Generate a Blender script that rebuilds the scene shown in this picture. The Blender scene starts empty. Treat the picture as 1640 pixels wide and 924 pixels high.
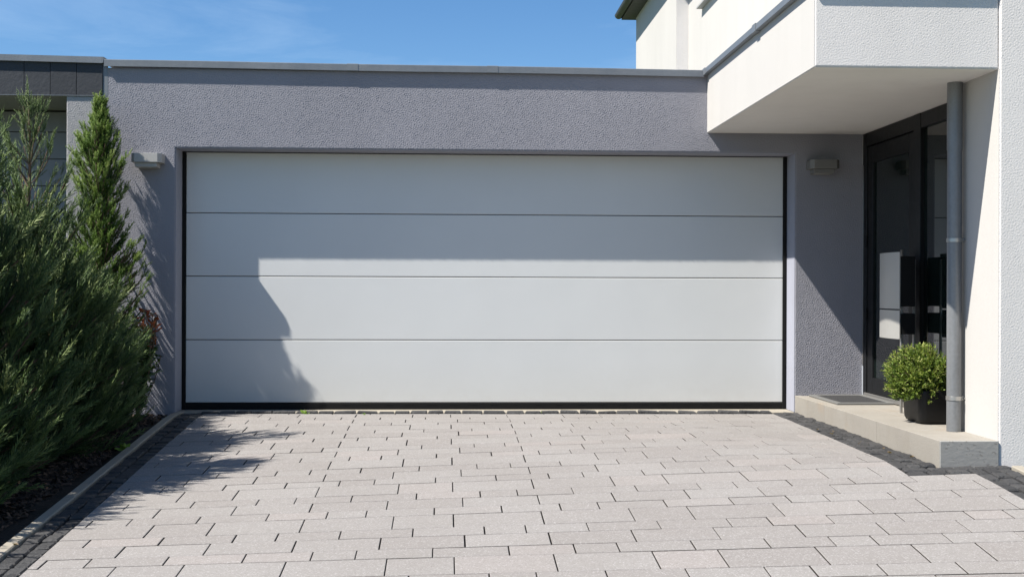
import bpy, bmesh, math, random
import numpy as np
from mathutils import Vector, Matrix

random.seed(7)
RNG = np.random.default_rng(11)
COL = bpy.context.scene.collection
R = math.radians

# ------------------------------------------------------------------ ground shape
def gz(X, Y):
    """height of the driveway surface: level at the garage, falling to the street"""
    x = min(max(X, -3.4), 3.6)
    y = max(Y, -5.5)
    def f(y):
        return y * (-.0137 - .03096 * x - .01563 * y + .00018 * x * x - .00511 * x * y - .00067 * y * y) - .01517 * x
    z = f(y)
    if Y < -5.5:
        z = f(-5.5) - .055 * (-5.5 - Y) * (1 if Y > -14 else 0) - (.055 * 8.5 if Y <= -14 else 0)
    k = min(max((X - 1.5) / 1.1, 0), 1); k = k * k * (3 - 2 * k)
    z = z * (1 - k) + min(z, 0) * k
    w = min(max(-Y / .6, 0), 1)
    return z * w * w * (3 - 2 * w)

# ------------------------------------------------------------------ object helpers
def props(o, label=None, cat=None, group=None, kind=None):
    if label: o['label'] = label
    if cat: o['category'] = cat
    if group: o['group'] = group
    if kind: o['kind'] = kind
    return o

def thing(name, label, cat, loc, group=None):
    o = bpy.data.objects.new(name, None)
    o.empty_display_size = .2
    COL.objects.link(o)
    o.location = loc
    return props(o, label, cat, group)

def origin_of(parent):
    v = Vector((0, 0, 0))
    while parent is not None:
        v += parent.location
        parent = parent.parent
    return v

def link(name, me, mat, parent=None, loc=None):
    """vertices are given in world coordinates; the object keeps its parent's origin"""
    o = bpy.data.objects.new(name, me)
    COL.objects.link(o)
    off = origin_of(parent)
    if parent is not None: o.parent = parent
    if loc is not None:
        o.location = Vector(loc) - off
        off = Vector(loc)
    if off.length > 0: me.transform(Matrix.Translation(-off))
    if mat: me.materials.append(mat)
    return o

def obj(name, bm, mat, parent=None, smooth=False, loc=None):
    me = bpy.data.meshes.new(name)
    bmesh.ops.recalc_face_normals(bm, faces=bm.faces[:])
    bm.to_mesh(me); bm.free()
    if smooth:
        for p in me.polygons: p.use_smooth = True
    return link(name, me, mat, parent, loc)

def box(bm, x0, x1, y0, y1, z0, z1, bev=0, seg=1):
    vs = [bm.verts.new((x, y, z)) for x in (x0, x1) for y in (y0, y1) for z in (z0, z1)]
    idx = [(0, 1, 3, 2), (4, 6, 7, 5), (0, 4, 5, 1), (2, 3, 7, 6), (0, 2, 6, 4), (1, 5, 7, 3)]
    fs = [bm.faces.new([vs[i] for i in f]) for f in idx]
    if bev:
        es = {e for f in fs for e in f.edges}
        bmesh.ops.bevel(bm, geom=list(es), offset=bev, segments=seg, profile=.6, affect='EDGES')

def prism_y(bm, pts, y0, y1):
    """polygon in XZ extruded along Y"""
    a = [bm.verts.new((x, y0, z)) for x, z in pts]
    b = [bm.verts.new((x, y1, z)) for x, z in pts]
    bm.faces.new(a); bm.faces.new(b[::-1])
    for i in range(len(a)):
        j = (i + 1) % len(a)
        bm.faces.new((a[i], b[i], b[j], a[j]))

def prism_z(bm, pts, z0, z1, bev=0):
    a = [bm.verts.new((x, y, z0)) for x, y in pts]
    b = [bm.verts.new((x, y, z1)) for x, y in pts]
    fs = [bm.faces.new(a[::-1]), bm.faces.new(b)]
    for i in range(len(a)):
        j = (i + 1) % len(a)
        fs.append(bm.faces.new((a[i], a[j], b[j], b[i])))
    if bev:
        es = {e for f in fs for e in f.edges}
        bmesh.ops.bevel(bm, geom=list(es), offset=bev, segments=2, profile=.6, affect='EDGES')

def tube(bm, pts, rad, n=12, caps=True):
    """tube along points; rad may be a list"""
    pts = [Vector(p) for p in pts]
    if not isinstance(rad, (list, tuple)): rad = [rad] * len(pts)
    rings = []
    ref = Vector((0.13, 1, 0.07)).normalized()
    for i, p in enumerate(pts):
        d = (pts[min(i + 1, len(pts) - 1)] - pts[max(i - 1, 0)]).normalized()
        u = d.cross(ref).normalized(); v = d.cross(u).normalized()
        rings.append([bm.verts.new(p + (u * math.cos(2 * math.pi * k / n) + v * math.sin(2 * math.pi * k / n)) * rad[i]) for k in range(n)])
    for a, b in zip(rings, rings[1:]):
        for k in range(n):
            bm.faces.new((a[k], a[(k + 1) % n], b[(k + 1) % n], b[k]))
    if caps:
        bm.faces.new(rings[0][::-1]); bm.faces.new(rings[-1])

def big_mesh(name, V, F, tint=None):
    """V (N,3), F (M,k) arrays"""
    me = bpy.data.meshes.new(name)
    k = F.shape[1]
    me.vertices.add(len(V)); me.vertices.foreach_set('co', V.astype(np.float32).ravel())
    me.loops.add(F.size); me.loops.foreach_set('vertex_index', F.astype(np.int32).ravel())
    me.polygons.add(len(F))
    me.polygons.foreach_set('loop_start', np.arange(0, F.size, k, dtype=np.int32))
    me.polygons.foreach_set('loop_total', np.full(len(F), k, dtype=np.int32))
    me.update(calc_edges=True)
    if tint is not None:
        a = me.attributes.new('tint', 'FLOAT', 'POINT')
        a.data.foreach_set('value', tint.astype(np.float32))
    me.validate()
    return me

class Soup:
    """polygon soup with a tint per vertex"""
    def __init__(s): s.v = []; s.f = []; s.t = []; s.m = []
    def add(s, vs, fs, t=.5, m=None):
        n = len(s.v); s.v += vs; s.f += [tuple(i + n for i in f) for f in fs]; s.t += [t] * len(vs); s.m += m or [0] * len(fs)
    def build(s, name, mat, parent=None, loc=None, mat2=None):
        me = bpy.data.meshes.new(name)
        me.from_pydata(s.v, [], s.f)
        a = me.attributes.new('tint', 'FLOAT', 'POINT')
        a.data.foreach_set('value', s.t)
        me.update()
        o = link(name, me, mat, parent, loc)
        if mat2:
            me.materials.append(mat2); me.polygons.foreach_set('material_index', s.m)
        return o

# ------------------------------------------------------------------ materials
class NT:
    def __init__(s, name):
        s.m = bpy.data.materials.new(name); s.m.use_nodes = True
        s.t = s.m.node_tree; s.b = s.t.nodes['Principled BSDF']
    def n(s, typ, **kw):
        nd = s.t.nodes.new(typ)
        for k, v in kw.items():
            if k in nd.inputs: nd.inputs[k].default_value = v
            else: setattr(nd, k, v)
        return nd
    def l(s, a, b): s.t.links.new(a, b)
    def co(s, scale=(1, 1, 1)):
        tc = s.n('ShaderNodeTexCoord'); mp = s.n('ShaderNodeMapping'); mp.inputs['Scale'].default_value = scale
        s.l(tc.outputs['Object'], mp.inputs['Vector']); return mp.outputs[0]
    def noise(s, co, scale, detail=3, rough=.55):
        nd = s.n('ShaderNodeTexNoise'); nd.inputs['Scale'].default_value = scale
        nd.inputs['Detail'].default_value = detail; nd.inputs['Roughness'].default_value = rough
        s.l(co, nd.inputs['Vector']); return nd.outputs['Fac']
    def ramp(s, fac, stops):
        nd = s.n('ShaderNodeValToRGB'); e = nd.color_ramp.elements
        while len(e) < len(stops): e.new(.5)
        for i, (p, c) in enumerate(stops):
            e[i].position = p; e[i].color = (*c, 1) if len(c) == 3 else c
        s.l(fac, nd.inputs['Fac']); return nd.outputs['Color']
    def mix(s, fac, a, b, mode='MIX'):
        nd = s.n('ShaderNodeMix', data_type='RGBA', blend_type=mode)
        for sock, v in ((nd.inputs[0], fac), (nd.inputs[6], a), (nd.inputs[7], b)):
            if hasattr(v, 'is_linked'): s.l(v, sock)
            elif isinstance(v, tuple): sock.default_value = (*v, 1)
            else: sock.default_value = v
        return nd.outputs[2]
    def math(s, op, a, b=0.0):
        nd = s.n('ShaderNodeMath', operation=op)
        for sock, v in ((nd.inputs[0], a), (nd.inputs[1], b)):
            if hasattr(v, 'is_linked'): s.l(v, sock)
            else: sock.default_value = v
        return nd.outputs[0]
    def bump(s, h, dist, strength=1.0, prev=None):
        nd = s.n('ShaderNodeBump'); nd.inputs['Distance'].default_value = dist; nd.inputs['Strength'].default_value = strength
        s.l(h, nd.inputs['Height'])
        if prev: s.l(prev, nd.inputs['Normal'])
        s.l(nd.outputs[0], s.b.inputs['Normal']); return nd.outputs[0]
    def base(s, c):
        if hasattr(c, 'is_linked'): s.l(c, s.b.inputs['Base Color'])
        else: s.b.inputs['Base Color'].default_value = (*c, 1)
    def set(s, **kw):
        for k, v in kw.items():
            nm = k.replace('_', ' ')
            if hasattr(v, 'is_linked'): s.l(v, s.b.inputs[nm])
            else: s.b.inputs[nm].default_value = v
    def attr(s, name='tint'):
        return s.n('ShaderNodeAttribute', attribute_name=name).outputs['Fac']

def stucco(name, col, grain=.0075, strength=.85, scale=62, smear=.06):
    t = NT(name); co = t.co()
    big = t.noise(co, .9, 4); mid = t.noise(co, 7, 3)
    streak = t.noise(t.co((5, 5, .5)), 1.0, 4)
    c = t.mix(t.ramp(big, [(.3, (0, 0, 0)), (.7, (1, 1, 1))]), tuple(x * (1 - smear) for x in col), tuple(min(x * (1 + smear), .86) for x in col))
    c = t.mix(t.math('MULTIPLY', mid, .16), c, tuple(x * .8 for x in col))
    c = t.mix(t.math('MULTIPLY', t.ramp(streak, [(.45, (0, 0, 0)), (.8, (1, 1, 1))]), .22), c, tuple(x * .78 for x in col))
    t.base(c); t.set(Roughness=.93, Specular_IOR_Level=.25)
    vor = t.n('ShaderNodeTexVoronoi', feature='SMOOTH_F1'); vor.inputs['Scale'].default_value = scale; vor.inputs['Smoothness'].default_value = .6
    wob = t.n('ShaderNodeMapping'); tc = t.n('ShaderNodeTexCoord')
    nz = t.n('ShaderNodeTexNoise'); nz.inputs['Scale'].default_value = 30; t.l(tc.outputs['Object'], nz.inputs['Vector'])
    ad = t.n('ShaderNodeVectorMath', operation='MULTIPLY_ADD'); t.l(nz.outputs['Color'], ad.inputs[0]); ad.inputs[1].default_value = (.012, .012, .012)
    t.l(tc.outputs['Object'], ad.inputs[2]); t.l(ad.outputs[0], vor.inputs['Vector'])
    h = t.math('ADD', t.math('MULTIPLY', vor.outputs['Distance'], -.55), t.math('MULTIPLY', t.noise(co, scale, 3, .62), 1.0))
    t.bump(h, grain, strength)
    return t.m

M = {}
M['coat_lavender'] = stucco('coat_lavender', (.246, .246, .274), .0012, .8, 190)
M['coat_grey'] = stucco('coat_grey', (.33, .323, .328), .0012, .8, 190)
M['coat_white'] = stucco('coat_white', (.665, .635, .608), .0010, .8, 190, .035)
M['lavender_stucco'] = stucco('lavender_stucco', (.235, .235, .262), .0078, 1.0, 100)
M['smooth_render'] = stucco('smooth_render', (.30, .31, .36), .0006, .4, 90)
M['grey_stucco'] = stucco('grey_stucco', (.31, .306, .308), .0078, 1.0, 100)
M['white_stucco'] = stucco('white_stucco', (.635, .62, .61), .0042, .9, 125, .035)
M['white_smooth_sun'] = stucco('white_smooth_sun', (.47, .455, .43), .0007, .5, 80, .02)  # smooth white render, darkened for the faces in full sun
M['white_smooth_shade'] = stucco('white_smooth_shade', (.70, .68, .645), .0007, .5, 80, .02)  # the same smooth white, lightened to offset shade under the canopy
M['dark_void'] = NT('dark_void').m; M['dark_void'].node_tree.nodes['Principled BSDF'].inputs['Base Color'].default_value = (.012, .012, .013, 1)

def plain(name, col, rough=.5, metal=0, spec=.5, noise_amt=.08, nscale=8, bump=0, bscale=60, coat=0):
    t = NT(name); co = t.co()
    nz = t.noise(co, nscale, 4)
    t.base(t.mix(nz, tuple(x * (1 - noise_amt) for x in col), tuple(min(1, x * (1 + noise_amt)) for x in col)))
    rr = t.math('ADD', t.math('MULTIPLY', t.noise(co, nscale * 2.3, 3), .15), rough - .07)
    t.set(Roughness=rr, Metallic=metal, Specular_IOR_Level=spec, Coat_Weight=coat)
    if bump: t.bump(t.noise(co, bscale, 3), bump)
    return t.m

# garage door lacquer: faint vertical micro ribs and soft mottling
t = NT('door_lacquer'); co = t.co()
ribs = t.noise(t.co((160, 1, .6)), 1, 1)
c = t.mix(t.noise(co, 2.2, 3), (.545, .555, .55), (.585, .595, .588))
sx = t.n('ShaderNodeSeparateXYZ'); t.l(co, sx.inputs[0])
low = t.math('MULTIPLY', t.ramp(sx.outputs[2], [(0.05, (1, 1, 1)), (.42, (0, 0, 0))]), t.noise(co, 14, 6, .75))
c = t.mix(t.math('MULTIPLY', low, .28), c, (.36, .32, .26))
spk = t.ramp(t.noise(co, 26, 3, .6), [(.735, (0, 0, 0)), (.76, (1, 1, 1))]); c = t.mix(t.math('MULTIPLY', spk, .12), c, (.36, .35, .32))
t.base(c)
t.set(Roughness=t.math('ADD', t.math('MULTIPLY', t.noise(co, 3, 4), .12), .34), Specular_IOR_Level=.5)
t.bump(t.math('ADD', t.math('MULTIPLY', ribs, .5), t.math('MULTIPLY', t.noise(co, 3.0, 2), 6.0)), .0004, .6)
M['door_lacquer'] = t.m
M['neighbor_door'] = plain('neighbor_door', (.22, .22, .24), .5, bump=.0005)
M['black_rubber'] = plain('black_rubber', (.006, .006, .006), .6, 0, .2)
M['black_metal'] = plain('black_metal', (.008, .008, .008), .5, 0, .25)
M['anthracite'] = plain('anthracite', (.006, .0065, .007), .45, 0, .28)
M['glass_dark'] = None
t = NT('dark_glass'); t.base((.006, .010, .009)); t.set(Roughness=.015, Specular_IOR_Level=.75)
M['glass_dark'] = t.m

# weathered zinc
t = NT('zinc'); co = t.co()
f1 = t.noise(co, 3.5, 5, .65); f2 = t.noise(t.co((30, 30, 1.5)), 1, 4)
c = t.mix(f1, (.13, .145, .16), (.24, .255, .27)); c = t.mix(t.math('MULTIPLY', f2, .35), c, (.10, .11, .125))
t.base(c); t.set(Metallic=.4, Roughness=t.math('ADD', t.math('MULTIPLY', f1, .25), .36)); t.bump(t.noise(co, 60, 3), .0006)
M['zinc'] = t.m
t = NT('zinc_pipe'); co = t.co()
f1 = t.noise(t.co((6, 6, 1.2)), 1, 5, .65)
sp = t.n('ShaderNodeTexVoronoi'); sp.inputs['Scale'].default_value = 55; t.l(co, sp.inputs['Vector'])
c = t.mix(f1, (.095, .10, .105), (.26, .265, .265)); c = t.mix(t.math('MULTIPLY', sp.outputs['Distance'], .25), c, (.27, .28, .3))
t.base(c); t.set(Metallic=.3, Roughness=t.math('ADD', t.math('MULTIPLY', f1, .22), .32))
M['zinc_pipe'] = t.m
M['steel'] = plain('brushed_steel', (.42, .41, .39), .38, metal=.85, nscale=3)
M['box_front'] = plain('satin_steel_front', (.36, .355, .335), .42, metal=.25, nscale=2)
M['lamp_white'] = plain('lamp_white', (.34, .335, .32), .5, nscale=12)
M['lamp_shaded'] = plain('lamp_shaded', (.17, .165, .155), .5, nscale=12)  # lamp colour darkened for the lamp in the canopy's shade
M['opal'] = plain('opal_glass', (.30, .29, .27), .3)
M['gutter'] = plain('painted_gutter', (.022, .022, .021), .45)
M['roof'] = plain('roof_tiles', (.07, .065, .06), .7, bump=.01, bscale=9)
t = NT('slate'); co = t.co()
spots = t.ramp(t.noise(co, 7, 5, .7), [(.70, (0, 0, 0)), (.80, (1, 1, 1))])
c = t.mix(t.attr(), (.013, .016, .022), (.022, .026, .034)); c = t.mix(t.math('MULTIPLY', spots, .35), c, (.16, .17, .18))
c = t.mix(t.math('MULTIPLY', t.noise(co, 22, 5), .5), c, (.03, .033, .04))
t.base(c); t.set(Roughness=.62); t.bump(t.noise(co, 35, 4), .002)
M['slate'] = t.m

# pavers : fine granulate with light and dark grains
t = NT('paver_concrete'); co = t.co()
tn = t.attr()
c = t.mix(tn, (.220, .205, .195), (.250, .238, .228))
pink = t.ramp(tn, [(.88, (0, 0, 0)), (1, (1, 1, 1))]); c = t.mix(t.math('MULTIPLY', pink, .5), c, (.265, .232, .218))
v = t.n('ShaderNodeTexVoronoi'); v.inputs['Scale'].default_value = 190; t.l(co, v.inputs['Vector'])
sep = t.n('ShaderNodeSeparateColor'); t.l(v.outputs['Color'], sep.inputs[0])
dk = t.ramp(sep.outputs[0], [(.0, (1, 1, 1)), (.16, (0, 0, 0))]); lt = t.ramp(sep.outputs[0], [(.80, (0, 0, 0)), (1, (1, 1, 1))])
c = t.mix(t.math('MULTIPLY', dk, .62), c, (.16, .145, .135)); c = t.mix(t.math('MULTIPLY', lt, .6), c, (.42, .41, .40))
fine = t.noise(co, 420, 2); c = t.mix(t.math('MULTIPLY', fine, .30), c, (.16, .15, .14))
st = t.ramp(t.noise(co, 1.3, 5, .6), [(.45, (0, 0, 0)), (.75, (1, 1, 1))]); c = t.mix(t.math('MULTIPLY', st, .22), c, (.165, .148, .132))
st2 = t.ramp(t.noise(co, 9, 4, .6), [(.62, (0, 0, 0)), (.75, (1, 1, 1))]); c = t.mix(t.math('MULTIPLY', st2, .26), c, (.14, .13, .12))
t.base(c); t.set(Roughness=.9, Specular_IOR_Level=.3)
t.bump(t.math('ADD', sep.outputs[1], t.noise(co, 300, 2)), .0016, .7)
M['paver'] = t.m
t = NT('joint_sand'); co = t.co()
t.base(t.mix(t.noise(co, 60, 4), (.012, .009, .007), (.034, .027, .021))); t.set(Roughness=1.0); t.bump(t.noise(co, 200, 3), .004)
M['joint'] = t.m
t = NT('light_joint_sand'); co = t.co()
t.base(t.mix(t.noise(co, 9, 5), (.010, .009, .008), (.15, .135, .12))); t.set(Roughness=1.0); t.bump(t.noise(co, 200, 3), .004)
M['joint_light'] = t.m
t = NT('basalt'); co = t.co()
c = t.mix(t.attr(), (.011, .011, .0112), (.044, .043, .042)); c = t.mix(t.math('MULTIPLY', t.noise(co, 30, 5, .7), .6), c, (.05, .05, .054))
sp = t.ramp(t.noise(co, 70, 4, .7), [(.60, (0, 0, 0)), (.72, (1, 1, 1))]); c = t.mix(t.math('MULTIPLY', sp, .35), c, (.20, .195, .185))
t.base(c); t.set(Roughness=.72); t.bump(t.noise(co, 45, 5, .65), .014)
M['basalt'] = t.m
t = NT('concrete'); co = t.co()
f = t.noise(co, 2.2, 6, .65); c = t.mix(f, (.19, .172, .146), (.315, .295, .26))
st = t.ramp(t.noise(t.co((5, 5, 1.2)), 1, 5, .6), [(.5, (0, 0, 0)), (.72, (1, 1, 1))]); c = t.mix(t.math('MULTIPLY', st, .5), c, (.20, .172, .135))
pits = t.ramp(t.noise(co, 75, 3), [(.0, (1, 1, 1)), (.33, (1, 1, 1)), (.36, (0, 0, 0))]); c = t.mix(t.math('MULTIPLY', pits, .5), c, (.15, .14, .12))
rust = t.ramp(t.noise(co, 3.4, 4), [(.60, (0, 0, 0)), (.75, (1, 1, 1))]); c = t.mix(t.math('MULTIPLY', rust, .35), c, (.27, .195, .125))
c = t.mix(t.math('MULTIPLY', t.noise(co, 260, 2), .25), c, (.28, .26, .23))
t.base(c); t.set(Roughness=.88); t.bump(t.math('ADD', t.noise(co, 25, 5, .7), t.noise(co, 200, 2)), .003, .7)
M['concrete'] = t.m
t = NT('step_front_concrete'); co = t.co()
bands = t.noise(t.co((1.4, 1.4, 14)), 1, 4, .6); c = t.mix(bands, (.20, .197, .185), (.30, .292, .272))
pits = t.ramp(t.noise(t.co((30, 30, 55)), 1, 3), [(.34, (1, 1, 1)), (.38, (0, 0, 0))]); c = t.mix(t.math('MULTIPLY', pits, .7), c, (.13, .12, .11))
t.base(c); t.set(Roughness=.9); t.bump(t.noise(t.co((30, 30, 45)), 1, 5), .002)
M['concrete_front'] = t.m
M['kerb'] = plain('kerb_concrete', (.27, .245, .20), .9, noise_amt=.18, nscale=6, bump=.003, bscale=90)
t = NT('soil'); co = t.co()
t.base(t.mix(t.noise(co, 40, 6, .7), (.010, .008, .006), (.05, .038, .028))); t.set(Roughness=1.0); t.bump(t.noise(co, 30, 6, .7), .03)
M['soil'] = t.m
t = NT('bark_chips'); t.base(t.mix(t.attr(), (.02, .013, .009), (.15, .09, .058))); t.set(Roughness=.9); M['bark'] = t.m
M['wood'] = plain('juniper_bark', (.10, .065, .042), .9, bump=.003, bscale=60)
M['planter'] = plain('planter_plastic', (.006, .006, .0065), .5, 0, .3)
t = NT('mat_fibre'); co = t.co(); t.base(t.mix(t.noise(co, 160, 2), (.012, .012, .013), (.04, .04, .042))); t.set(Roughness=1.0)
t.bump(t.noise(t.co((1, 26, 1)), 8, 2), .006); M['mat'] = t.m
M['mat_frame'] = plain('mat_rim', (.13, .13, .125), .6)
M['asphalt'] = plain('asphalt', (.05, .05, .052), .9, noise_amt=.3, nscale=50, bump=.004, bscale=150)
M['grass_far'] = plain('lawn', (.05, .075, .025), .95, noise_amt=.4, nscale=12, bump=.03, bscale=30)

def foliage(name, stops, rough=.55, trans=.25):
    t = NT(name); tn = t.attr()
    c = t.ramp(tn, stops)
    t.base(c); t.set(Roughness=rough, Specular_IOR_Level=.3)
    tr = t.n('ShaderNodeBsdfTranslucent'); t.l(t.mix(1.0, c, (1.5, 1.6, .7), 'MULTIPLY'), tr.inputs['Color'])
    mx = t.n('ShaderNodeMixShader'); mx.inputs[0].default_value = trans
    t.l(t.b.outputs[0], mx.inputs[1]); t.l(tr.outputs[0], mx.inputs[2])
    t.l(mx.outputs[0], t.t.nodes['Material Output'].inputs['Surface'])
    return t.m
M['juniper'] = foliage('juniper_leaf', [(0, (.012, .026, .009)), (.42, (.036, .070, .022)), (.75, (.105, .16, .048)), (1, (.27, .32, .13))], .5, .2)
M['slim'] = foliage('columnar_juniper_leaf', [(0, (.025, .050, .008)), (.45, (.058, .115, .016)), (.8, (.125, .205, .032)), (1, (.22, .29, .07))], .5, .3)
M['shrub'] = foliage('rosemary_leaf', [(0, (.045, .085, .014)), (.5, (.115, .175, .030)), (.8, (.22, .27, .055)), (1, (.36, .38, .13))])
M['photinia'] = foliage('photinia_leaf', [(0, (.016, .04, .010)), (.55, (.035, .075, .016)), (.7, (.10, .07, .02)), (.8, (.24, .05, .018)), (1, (.34, .09, .03))], .3)
M['weed'] = foliage('weed_leaf', [(0, (.08, .16, .02)), (1, (.20, .30, .05))])
M['dry_leaf'] = foliage('dry_leaf', [(0, (.14, .10, .06)), (.5, (.26, .19, .12)), (1, (.38, .32, .24))])

# ------------------------------------------------------------------ paving
PHI, PX, PY, L, PER = .00647, -.021, -4.541, .9616, .726
def to_world(a, b):
    return PX + a * math.cos(PHI) - b * math.sin(PHI), PY + a * math.sin(PHI) + b * math.cos(PHI)

def clip_half(poly, nx, ny, c):
    """keep nx*x+ny*y<=c"""
    out = []
    for i in range(len(poly)):
        p, q = poly[i], poly[(i + 1) % len(poly)]
        dp = nx * p[0] + ny * p[1] - c; dq = nx * q[0] + ny * q[1] - c
        if dp <= 0: out.append(p)
        if (dp < 0 < dq) or (dq < 0 < dp):
            s = dp / (dp - dq); out.append((p[0] + s * (q[0] - p[0]), p[1] + s * (q[1] - p[1])))
    return out

def area(p): return .5 * sum(p[i][0] * p[(i + 1) % len(p)][1] - p[(i + 1) % len(p)][0] * p[i][1] for i in range(len(p)))

def inset(poly, d):
    n = len(poly); out = []
    for i in range(n):
        p0, p1, p2 = Vector(poly[i - 1]), Vector(poly[i]), Vector(poly[(i + 1) % n])
        e1 = (p1 - p0).normalized(); e2 = (p2 - p1).normalized()
        n1 = Vector((-e1.y, e1.x)); n2 = Vector((-e2.y, e2.x))
        den = 1 + n1.dot(n2)
        if den < .3: den = .3
        q = p1 + (n1 + n2) * d / den
        out.append((q.x, q.y))
    return out

def stone(soup, poly, zf, tint, ch=.003, chz=.003, depth=.03, tilt=(0, 0, 0)):
    if area(poly) < 0: poly = poly[::-1]
    # drop tiny edges
    pl = []
    for p in poly:
        if not pl or math.dist(p, pl[-1]) > .004: pl.append(p)
    if len(pl) > 2 and math.dist(pl[0], pl[-1]) < .004: pl.pop()
    if len(pl) < 3 or area(pl) < 4e-4: return
    poly = pl; n = len(poly)
    cx = sum(p[0] for p in poly) / n; cy = sum(p[1] for p in poly) / n
    def z(p): return zf(p[0], p[1]) + tilt[0] + tilt[1] * (p[0] - cx) + tilt[2] * (p[1] - cy)
    inn = inset(poly, ch)
    v = [(x, y, z((x, y)) - depth) for x, y in poly] + [(x, y, z((x, y)) - chz) for x, y in poly] + [(x, y, z((x, y))) for x, y in inn]
    f = [tuple(range(2 * n, 3 * n))]; mi = [0]
    for i in range(n):
        j = (i + 1) % n
        f.append((i, j, n + j, n + i)); f.append((n + i, n + j, 2 * n + j, 2 * n + i)); mi += [1, 0]
    soup.add(v, f, tint, mi)

def right_edge(y):   # x of the driveway's right edge
    return 2.635 + y * .022 if y > -3.29 else 2.945 + (-3.29 - y) * .02
def left_edge(y): return -2.005 + (-y) * .024

widths = {
    'A': (.245, [(-.755), (-.303), 0.0], .026),
    'B': (.142, [-.623, -.422, -.072, .278], 0),
    'C': (.195, [-.724, -.322, .078], 0),
    'D': (.144, [-.827, -.524, -.172, .176], 0)}
PERX = 1.2545 * L
soup = Soup()
YB = -.135            # rear end of the paving
order = ['A', 'B', 'C', 'D']
kmin = -10; 
for k in range(kmin, 8):
    b = k * PER - .242
    for r in order:
        hgt, offs, sh = widths[r]
        offs = [o * (L if r == 'A' else 1) * 1.0 + sh for o in offs]
        if r == 'A': offs = [-.755 + .026, -.303 + .026, .026]
        b0, b1 = b + .0037, b + hgt - .0037
        b += hgt
        yc = PY + (b0 + b1) / 2
        if yc > YB + .1 or yc < -11.6: continue
        xs = sorted(o + m * PERX for m in range(-4, 5) for o in offs)
        for xa, xb in zip(xs, xs[1:]):
            g = .0031 * random.uniform(.6, 1.3)
            poly = [to_world(xa + g, b0), to_world(xb - g, b0), to_world(xb - g, b1), to_world(xa + g, b1)]
            if min(p[0] for p in poly) > 3.4 or max(p[0] for p in poly) < -2.2: continue
            # left edge, right edge, rear edge
            poly = clip_half(poly, -1, -.024, 2.005) if poly else poly
            if len(poly) < 3: continue
            if yc > -3.285: poly = clip_half(poly, 1, -.022, 2.635)
            else: poly = clip_half(poly, 1, .02, 2.945 - 3.29 * .02)
            if len(poly) < 3: continue
            poly = clip_half(poly, 0, 1, YB)
            if len(poly) < 3: continue
            stone(soup, poly, gz, random.random(), .0022, .0022, .03,
                  (random.uniform(-.0012, .0012), random.uniform(-.002, .002), random.uniform(-.003, .003)))
drive = soup.build('driveway', M['paver'], mat2=M['joint'])
props(drive, 'pale grey rectangular concrete pavers falling gently away from the garage', kind='structure')

# joint bed below pavers and cobbles
def sheet(name, x0, x1, y0, y1, nx, ny, dz, mat, label=None, zf=gz):
    V = []; F = []
    for j in range(ny + 1):
        for i in range(nx + 1):
            x = x0 + (x1 - x0) * i / nx; y = y0 + (y1 - y0) * j / ny
            V.append((x, y, zf(x, y) + dz))
    for j in range(ny):
        for i in range(nx):
            a = j * (nx + 1) + i; F.append((a, a + 1, a + nx + 2, a + nx + 1))
    me = bpy.data.meshes.new(name); me.from_pydata(V, [], F); me.update()
    o = link(name, me, mat); props(o, label, kind='structure'); return o
V = []; F = []; NX = 36; NY = 120
for j in range(NY + 1):
    y = -.12 - 11.5 * j / NY
    for i in range(NX + 1):
        a = left_edge(y) - .004; b = (right_edge(y) if not (-3.36 < y < -3.2) else (2.565 if y > -3.285 else 2.94)) + .004
        x = a + (b - a) * i / NX; V.append((x, y, gz(x, y) - .016))
for j in range(NY):
    for i in range(NX):
        a = j * (NX + 1) + i; F.append((a, a + NX + 1, a + NX + 2, a + 1))
me = bpy.data.meshes.new('joint_bed'); me.from_pydata(V, [], F); me.update()
props(link('joint_bed', me, M['joint']), 'dark sand bed under the paving', kind='structure')
sheet('sett_bed', -2.19, 3.30, -11.7, -.018, 60, 90, -.024, M['joint_light'], 'pale sand between the basalt setts')

# basalt setts in strips --------------------------------------------------
def setts(name, rows, label, up=0.0):
    zfun = lambda x, y: gz(x, y) + up
    """rows: list of (path points, half width) ; a row follows its centre line"""
    s = Soup()
    for pts, hw, ln in rows:
        pts = [Vector(p) for p in pts]
        for p, q in zip(pts, pts[1:]):
            d = (q - p); tot = d.length; d.normalize(); nrm = Vector((-d.y, d.x))
            u = 0
            while u < tot - .02:
                l = min(ln * random.uniform(.8, 1.22), tot - u)
                if tot - u - l < .035: l = tot - u
                g = .0055
                w0 = hw * random.uniform(.84, .98); w1 = hw * random.uniform(.84, .98)
                c = [(u + g, -w0), (u + l * .5, -w0 * random.uniform(.98, 1.05)), (u + l - g, -w0 * random.uniform(.92, 1.02)), (u + l - g * random.uniform(.3, 2.5), w1 * random.uniform(.9, 1.02)),
                     (u + l * .5, w1 * random.uniform(.98, 1.05)), (u + g * random.uniform(.3, 2.5), w1)]
                poly = [tuple(p + d * a + nrm * b) for a, b in c]
                stone(s, poly, zfun, random.random(), .0065, .008, .06,
                      (random.uniform(-.006, .004), random.uniform(-.06, .06), random.uniform(-.06, .06)))
                u += l
    o = s.build(name, M['basalt'], mat2=M['basalt']); props(o, label, kind='structure'); return o

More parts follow.
